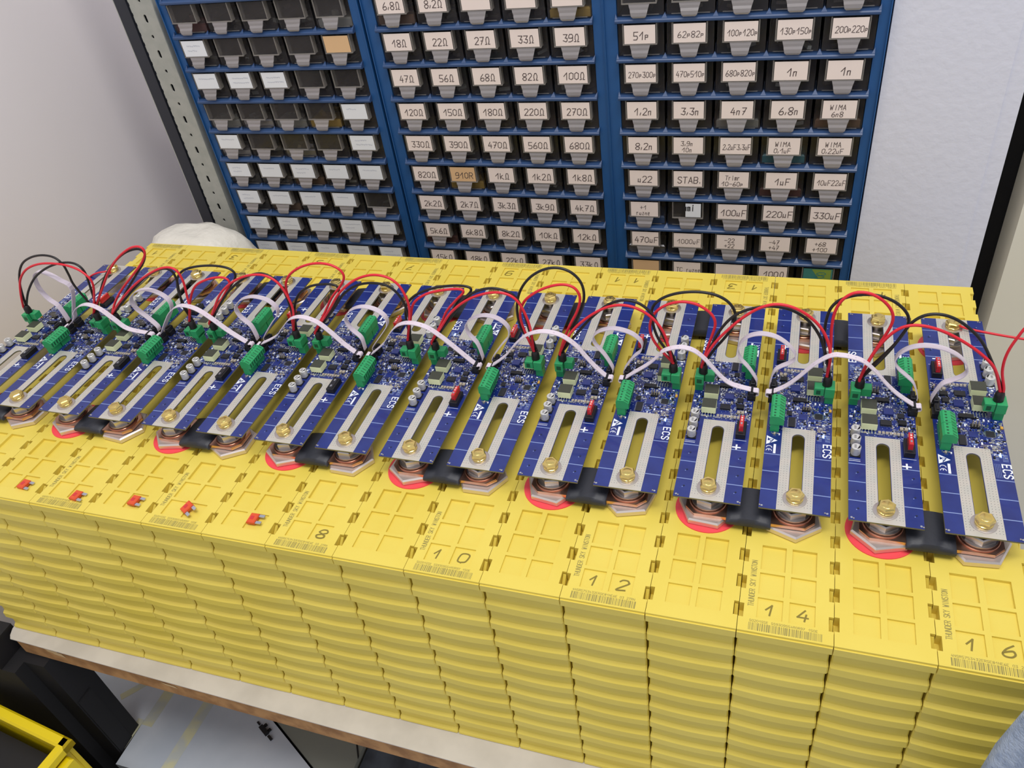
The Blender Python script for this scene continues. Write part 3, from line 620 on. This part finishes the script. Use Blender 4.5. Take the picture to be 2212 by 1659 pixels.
for k in range(1, 17):
    odd = k % 2; dx = ra.uniform(-.6, .6)*.001; 
    near = 'plus' if odd else 'ECS minus'
    lb = 'blue circuit board %s, %s end near%s' % (nth(k), 'plus' if odd else 'ECS', ', empty fuse holder' if k in NOFUSE and odd else '')
    t = thing('circuit_board', lb, 'circuit board', ((k-.5)*PW+dx*.6, YC, .0268), math.pi if odd else 0, 'blue balancing boards')
    t.rotation_euler.z += ra.uniform(-.004, .004)
    link('board_plate', plate_data, t)
    a = link('slotted_pad', pad_data, t); b = link('slotted_pad', pad_data, t); b.rotation_euler = (0, 0, math.pi)
    reuse('silk', 'silkscreen', silk_mb, t)['kind'] = 'stuff'
    for s in (-1, 1):
        for yy in (85.4, 108, 131):
            for x in (-22.7, 22.7): reuse('line', 'mask_line', line_mb, t, (x*.001, s*yy*.001, 0))
    for kk, nm, fn in (('pl', 'plus_sign', plus_mb), ('mi', 'minus_sign', minus_mb), ('tr', 'warning_triangle', tri_mb), ('ce', 'approval_mark', ce_mb), ('ec', 'lettering', ecs_mb)): reuse(kk, nm, fn, t)
    reuse('vias', 'via_rows', vias_mb, t)['kind'] = 'stuff'
    reuse('smd', 'surface_mount_parts', smd_mb, t)['kind'] = 'stuff'
    z = BT*.001; P = lambda x, y: (x*.001, y*.001, z)
    for y in (48, 61, 74): reuse('cap', 'capacitor', cap_mb, t, P(24.2, y-1.5), smooth=40)
    for y in (10, 32): reuse('ind', 'inductor', inductor_mb, t, P(12, y))
    reuse('qfp', 'chip', lambda: chip_mb(7, 7, 1.2, 9, sides='xy'), t, P(17.5, -27)); reuse('soic', 'chip', lambda: chip_mb(6, 13, 1.8, 12), t, P(-7, -39))
    reuse('soic2', 'chip', lambda: chip_mb(10, 7, 2.6, 6, sides='y'), t, P(-3.5, 27)); reuse('blk1', 'chip', lambda: chip_mb(9, 9, 3.2, 3, 'pcb', 'y'), t, P(-6, 11)); reuse('blk2', 'chip', lambda: chip_mb(7, 6, 3, 2, 'black'), t, P(-18, 25))
    reuse('blk3', 'chip', lambda: chip_mb(6, 6, 2.6, 2, 'ic', 'y'), t, P(-17, 15)); reuse('soic3', 'chip', lambda: chip_mb(5, 6, 1.6, 4), t, P(-10, -26)); reuse('qfn', 'chip', lambda: chip_mb(8, 8, 1.4, 5, 'pcb', 'xy'), t, P(3, -30))
    reuse('blk4', 'chip', lambda: chip_mb(13, 5, 3.0, 2, 'black'), t, P(-1, -6))
    reuse('pins', 'pin_header', pins_mb, t, P(3, -20)); reuse('amber', 'amber_part', lambda: MB().box(-1.2, 1.2, -1.6, 1.6, 0, 1.6, 'amber', .3), t, P(28, -17))
    reuse('phead', 'plug_socket', plug_head_mb, t, (0, 0, z)); g = reuse('pbody', 'power_plug', plug_body_mb, t, (0, 0, z)); g['label'] = 'green two pole plug'
    reuse('boot', 'wire_boot', boot_mb, g, (.0225, -.001, .0205), smooth=40)
    for i in (0, 1): reuse(('tb', i), 'terminal_block', lambda: tb_mb(i), t, (0, 0, z))
    for s in (-1, 1): reuse('idc', 'ribbon_connector', idc_mb, t, (0, s*.0075, z))
    fh = reuse('fh', 'fuse_holder', fholder_mb, t, (0, 0, z))
    if k not in NOFUSE:
        f = reuse('bf', 'blade_fuse', bfuse_mb, fh); f['label'] = 'translucent red fuse'
    lit = k in LIT
    o = reuse(('led', lit), 'status_lamp', lambda: MB().box(-1, 1, -1.7, 1.7, 0, 1.2, 'led' if lit else 'solder', .3), t, P(22.2, -55))
    if lit: o['label'] = 'small lamp glowing blue white'
    for s in (-1, 1):
        reuse('bwash', 'washer', lambda: MB().prism(32, 0, 0, [(10.4, 0), (10.4, .9), (9.8, 1.1)], 'steel'), t, (0, s*.1392, z+.0001), smooth=30)
        o = reuse('bbolt', 'board_bolt', lambda: boardbolt_mb(0), t, (0, s*.1392, z+.0012), math.radians(ra.uniform(0, 60)), smooth=28); o['label'] = 'brass coloured hexagon bolt'
# ---------------------------------------------------------------- loose fuses on the near left lids
def lfuse_mb():
    m = MB().box(-5.5, 4, -6.2, 6.2, 0, 3.4, 'fuseo', .7).box(-3.4, .4, -2.2, 2.2, 3.4, 3.5, 'fuse')
    return m
def leg_mb(): return MB().box(4, 10.5, -1.6, 1.6, 1.2, 2.1, 'solder')
fpos = [(201.0, 20.6, -6, 3, 'leftmost of the five'), (277.5, 17.6, -5, 4, 'second from the left'), (350.5, 24.0, -3, 5, 'middle of the five'), (418, 25.6, -28, 6, 'tilted askew, fourth from the left'), (497.5, 26.5, 2, 7, 'rightmost of the five')]
for x, y, rot, kk, ds in fpos:
    t = thing('loose_fuse', 'loose red blade fuse on a yellow lid, '+ds, 'fuse', (x*.001, y*.001, .0001), math.radians(rot), 'five loose fuses on the near left lids')
    if kk == 6: t.rotation_euler.x = .25; t.location.z = .0016
    reuse('lf', 'fuse_body', lfuse_mb, t)
    for s in (-1, 1): reuse('ll', 'fuse_leg', leg_mb, t, (0, s*.0042, 0))
# ---------------------------------------------------------------- wires
WIRES = {
'ribB15': (270.7, [1117,46,1114,54,1106,62,1095,70,1091,78,1093,88,1102,97,1114,101,1131,100,1145,92,1153,84,1156,75,1154,69,1145,62,1135,57,1132,49]),
'ribB13': (270.7, [965,43,964,50,959,57,950,65,947,74,948,86,956,97,969,101,983,99,995,91,1003,79,1005,73,999,66,989,62,983,55,982,46]),
'ribB11': (270.7, [817,44,813,56,798,70,797,78,805,89,823,95,843,90,854,77,853,67,840,57,833,48]),
'ribB9': (270.7, [670,48,668,54,654,70,652,81,663,93,681,99,698,96,709,82,707,71,693,59,687,48]),
'ribB7': (270.7, [523,44,521,48,503,63,501,76,510,90,529,98,546,97,561,86,561,75,550,63,539,50]),
'ribB5': (270.7, [370,46,370,53,352,65,350,79,363,94,386,101,406,99,418,85,415,76,403,65,387,52]),
'ribB3': (270.7, [216,44,213,51,191,66,193,81,210,94,227,100,247,96,261,86,260,74,248,59,233,43]),
'ribB1': (270.7, [71,51,68,59,52,67,46,85,52,109,65,117,80,112,96,105,110,90,115,72]),
'ribA14': (256.7, [987,42,997,47,1006,57,1020,81,1032,91,1040,93,1039,92,1050,93,1064,89,1074,80,1087,61,1100,49,1111,43]),
'ribA12': (256.7, [832,40,842,45,861,60,875,78,870,75,879,84,893,88,906,86,917,76,927,61,937,49,946,42,959,42]),
'ribA10': (256.7, [691,43,702,51,716,74,730,88,749,95,769,92,784,81,794,63,804,49,813,43]),
'ribA8': (256.7, [543,43,553,53,569,77,579,87,596,92,616,88,632,74,644,58,662,47]),
'ribA6': (256.7, [391,41,412,51,426,70,438,83,455,89,478,82,490,67,500,50,516,41]),
'ribA4': (256.7, [241,44,252,62,269,82,287,91,309,89,329,71,342,53,361,44]),
'ribA2': (256.7, [93,40,110,57,102,61,121,75,136,80,157,76,169,57,183,41,203,36]),
'r15': (259.7, [1064,66,1068,89,1078,111,1086,123,1096,129,1108,129,1125,125,1143,115,1162,101,1175,89,1183,69]),
'k15': (262.7, [1067,64,1079,84,1088,103,1094,117,1097,131,1107,139,1119,141,1131,138,1145,129,1158,115,1170,98,1182,63]),
'r14': (267.7, [1036,63,1034,89,1031,117,1032,132,1036,147,1046,156,1059,156,1072,149,1082,137,1084,128,1082,116,1076,101,1066,70,1065,60]),
'k14': (270.7, [1035,60,1028,86,1025,109,1027,133,1031,139,1039,147,1051,151,1068,152,1081,147,1093,136,1098,128,1097,116,1092,102,1082,84,1073,72,1066,57]),
'r13': (259.7, [916,65,919,80,926,93,939,110,951,125,964,136,979,144,993,141,1010,133,1023,120,1031,103,1036,84,1034,69]),
'k13': (262.7, [917,63,920,80,927,102,938,119,946,127,959,134,976,138,993,137,1011,126,1023,109,1030,87,1034,66]),
'r12': (267.7, [880,58,871,72,861,84,859,97,861,111,868,121,878,129,892,133,905,132,916,125,924,117,926,109,923,96,918,81,914,58]),
'k12': (270.7, [879,56,867,84,861,107,860,121,869,132,882,139,899,143,914,143,927,140,937,134,944,123,944,113,941,101,934,89,924,76,915,56]),
'r11': (259.7, [766,66,773,84,786,101,804,117,820,127,836,131,852,126,867,116,878,98,884,71]),
'k11': (262.7, [769,64,785,91,806,115,820,129,836,135,852,132,865,120,873,99,881,68]),
'r10': (267.7, [733,57,724,81,719,102,725,120,742,133,761,143,776,145,787,141,791,129,787,113,775,94,768,77,764,60]),
'k10': (270.7, [730,54,718,83,716,107,722,130,734,148,752,160,767,163,783,159,793,145,795,128,787,107,776,88,766,58]),
'r9': (259.7, [622,65,628,83,644,105,665,123,688,133,709,136,722,131,730,116,735,92,738,63]),
'k9': (262.7, [623,62,633,85,651,112,673,132,693,139,712,136,723,129,728,114,733,84,734,61]),
'r8': (267.7, [589,62,589,86,595,110,615,122,640,128,660,131,666,128,650,116,636,101,625,81,618,58]),
'k8': (270.7, [585,59,582,83,583,101,599,117,622,127,645,132,667,133,675,129,658,117,639,93,619,56]),
'r7': (259.7, [481,73,493,97,510,119,536,140,554,146,572,148,586,143,595,130,598,110,595,68]),
'k7': (262.7, [481,71,497,95,517,120,536,132,560,135,578,133,590,119,593,92,590,66]),
'r6': (267.7, [437,61,437,98,437,119,445,133,464,146,486,153,506,153,519,146,522,136,515,125,495,109,479,85,471,64]),
'k6': (270.7, [431,58,437,89,449,107,466,119,487,123,508,123,511,116,489,89,471,62]),
'r5': (259.7, [321,63,332,88,349,107,369,124,395,136,422,140,437,131,443,114,446,93,443,68]),
'k5': (262.7, [321,61,337,88,359,110,392,132,413,140,430,135,438,121,441,101,439,65]),
'r4': (267.7, [284,57,293,95,306,110,335,123,358,127,368,119,351,104,328,82,313,57]),
'k4': (270.7, [277,56,274,94,283,118,295,130,321,137,350,139,371,137,376,126,361,112,335,92,313,55]),
'r3': (259.7, [168,62,190,86,229,114,261,132,288,142,300,139,305,124,298,99,294,80,293,63]),
'k3': (262.7, [169,60,206,95,245,123,274,136,290,137,293,124,285,100,281,82,285,61]),
'r2': (267.7, [146,74,162,97,187,125,213,146,240,162,256,163,259,153,247,140,223,120,192,97,170,76,157,56]),
'k2': (270.7, [138,72,163,103,190,130,220,151,248,159,255,152,248,140,228,121,196,95,159,54]),
'r1': (259.7, [18,61,27,88,37,106,58,124,84,133,113,135,137,132,158,126,162,107,155,81]),
'k1': (262.7, [15,59,32,106,50,129,74,140,97,145,116,143,125,133,123,117,123,100,128,79]),
'j1': (262.7, [18,59,36,87,62,110,93,127,126,136,146,136,155,126,152,107,142,80]),
}
def path(key, lead=True):
    y, c = WIRES[key]; return y, [(c[i], c[i+1]) for i in range(0, len(c), 2)]
def smoothw(pts, it=1):
    for _ in range(it): pts = [pts[0]]+[tuple((a[j]+2*b[j]+c[j])/4 for j in range(len(b))) for a, b, c in zip(pts, pts[1:], pts[2:])]+[pts[-1]]
    return pts
PL = 22.5
def plugx(k): return (k-.5)*75+(PL if k % 2 == 0 else -PL)
for key in WIRES:
    if key.startswith('rib'): continue
    n = int(key[1:]); col = 'red' if key[0] == 'r' else 'black'; y, pts = path(key); s = -1 if n % 2 else 1
    oy = {'r': -1.3, 'k': 1.3, 'j': 2.2}[key[0]]; ox = {'r': -.9, 'k': .9, 'j': 1.6}[key[0]]
    xa, xb = plugx(n), plugx(n+1)
    P = smoothw([(x, y+2.5*math.sin(math.pi*i/(len(pts)-1)), z) for i, (x, z) in enumerate(pts)])
    P = P[1:-1]
    P = [(xa+ox, 263.7+oy, 57), (xa+ox*1.2, 263.7+oy, 61)]+P+[(xb+ox*1.2, 263.7+oy, 61), (xb+ox, 263.7+oy, 57)]
    m = MB().tube(bez(P, 5), 1.45, 'wred' if col == 'red' else 'wblk', 9)
    wide = n % 2
    lb = ('%s wire arching rightwards from the board %s' if wide else '%s wire in a narrow loop, right of the board %s') % (col, nth(n))
    if key[0] == 'j': lb = 'lower of the black wires arching from the leftmost power plug'
    if key == 'k1': lb = 'upper of the black wires arching from the leftmost power plug'
    x0, y0 = xa, 263.7; m.v = [(a-x0, b-y0, c-57) for a, b, c in m.v]
    tag(m.build('wire', smooth=60, loc=(x0*.001, y0*.001, .057)), lb, 'wire', ('red' if col == 'red' else 'black')+' wires looping between the boards')
# leads leaving at the right edge
m = MB().tube(bez([(plugx(16)+2, 262.5, 57), (plugx(16)+1.5, 262.5, 64), (1181, 263, 83), (1180, 263, 102), (1184, 264, 120), (1192, 266, 136), (1215, 268, 150), (1260, 270, 160)], 5), 1.3, 'wred', 9)
tag(m.build('wire', smooth=60), 'red wire rising from the rightmost power plug out of the right edge', 'wire', 'red wires looping between the boards')
t = thing('wire', 'red lead bolted to the rear terminal of the rightmost board, running off right', 'wire', (0, 0, 0))
MB().tube(bez([(1168, 402, 31.6), (1176, 397, 32.4), (1190, 392, 33), (1227, 383, 34), (1290, 372, 36)], 5), 1.3, 'wred', 9).build('lead', t, 60)
MB().prism(20, 1162.5, 402.9, [(6.5, 29.6), (6.5, 30.4)], 'solder').box(1164, 1172, 400.6, 404.4, 29.7, 31.2, 'solder').build('ring_lug', t)
t = thing('wire', 'red lead on the rear terminal of the leftmost board', 'wire', (0, 0, 0))
MB().tube(bez([(38, 399, 31.5), (34, 392, 34), (22, 386, 34), (6, 384, 26), (-7, 388, 6), (-10, 396, -30)], 5), 1.3, 'wred', 9).build('lead', t, 60)
MB().prism(20, 37.5, 402.9, [(6.5, 29.6), (6.5, 30.4)], 'solder').box(35.6, 39.4, 394, 400, 29.7, 31.2, 'wred').build('ring_lug', t)
# ribbon cables
def ribx(k): return (k-.5)*75+(-27.5 if k % 2 == 0 else 27.5)
for key in WIRES:
    if not key.startswith('rib'): continue
    n = int(key[4:]); B = key[3] == 'B'; y, pts = path(key)
    P = smoothw([(x, z) for x, z in pts]); xa, xb = ribx(n), ribx(n+1)
    if B:
        P = [(xa+3.5, 33), (xa+3.4, 40)]+P[1:-1]+[(xb-3.4, 40), (xb-3.5, 33)]
    else:
        P = [(xa-3.2, 33.5), (xa-6.4, 35.5), (xa-5.6, 39), (xa, 39.6)]+P[1:-1]+[(xb, 39.6), (xb+5.6, 39), (xb+6.4, 35.5), (xb+3.2, 33.5)]
    Q = bez([(x, y, z) for x, z in P], 5); hw = 3.4; th = .45; m = MB(); vs = []
    for i, p in enumerate(Q):
        a, b = Q[max(i-1, 0)], Q[min(i+1, len(Q)-1)]; tx, tz = b[0]-a[0], b[2]-a[2]; l = math.hypot(tx, tz) or 1; nx, nz = -tz/l*th, tx/l*th
        f = i/(len(Q)-1); tw = math.sin(2*math.pi*f)*(.8 if B else .3)
        yc = 256.2+(15 if B else 0)+tw
        vs += [(p[0]+nx, yc-hw, p[2]+nz), (p[0]+nx, yc+hw, p[2]+nz), (p[0]-nx, yc+hw, p[2]-nz), (p[0]-nx, yc-hw, p[2]-nz)]
    L_ = len(Q); fs = [(i*4+j, i*4+(j+1) % 4, (i+1)*4+(j+1) % 4, (i+1)*4+j) for i in range(L_-1) for j in range(4)]+[(3, 2, 1, 0), ((L_-1)*4, (L_-1)*4+1, (L_-1)*4+2, (L_-1)*4+3)]
    m.add(vs, fs, 'ribbon')
    for i in range(8, L_-8):
        if (i*7) % 11 < 3 and not B:
            a, b = vs[i*4], vs[(i+1)*4]; a2, b2 = vs[i*4+3], vs[(i+1)*4+3]
            for (p0, p1, q0, q1) in ((a, b, a2, b2), (a2, b2, a, b)):
                dx, dz = (p0[0]-q0[0])*.06, (p0[2]-q0[2])*.06; yy = p0[1]+hw
                m.add([(p0[0]+dx, yy-.9, p0[2]+dz), ((p0[0]+p1[0])/2+dx, yy-.9, (p0[2]+p1[2])/2+dz), ((p0[0]+p1[0])/2+dx, yy+.5, (p0[2]+p1[2])/2+dz), (p0[0]+dx, yy+.5, p0[2]+dz)], [(0, 1, 2, 3)], 'ribmark')
    lb = ('white ribbon cable in a bulging loop, right edge of the board %s' if B else 'white ribbon cable arching low, starting at the board %s') % nth(n)
    x0 = xa; m.v = [(a-x0, b-256.2, c-33) for a, b, c in m.v]
    o = m.build('ribbon_cable', loc=(x0*.001, .2562, .033)); tag(o, lb, 'cable', 'white ribbon cables between the boards')
# raise everything so that the floor lies at height 0
for o in list(C.objects):
    if o.parent is None and o.name != 'camera': o.location.z += Z0
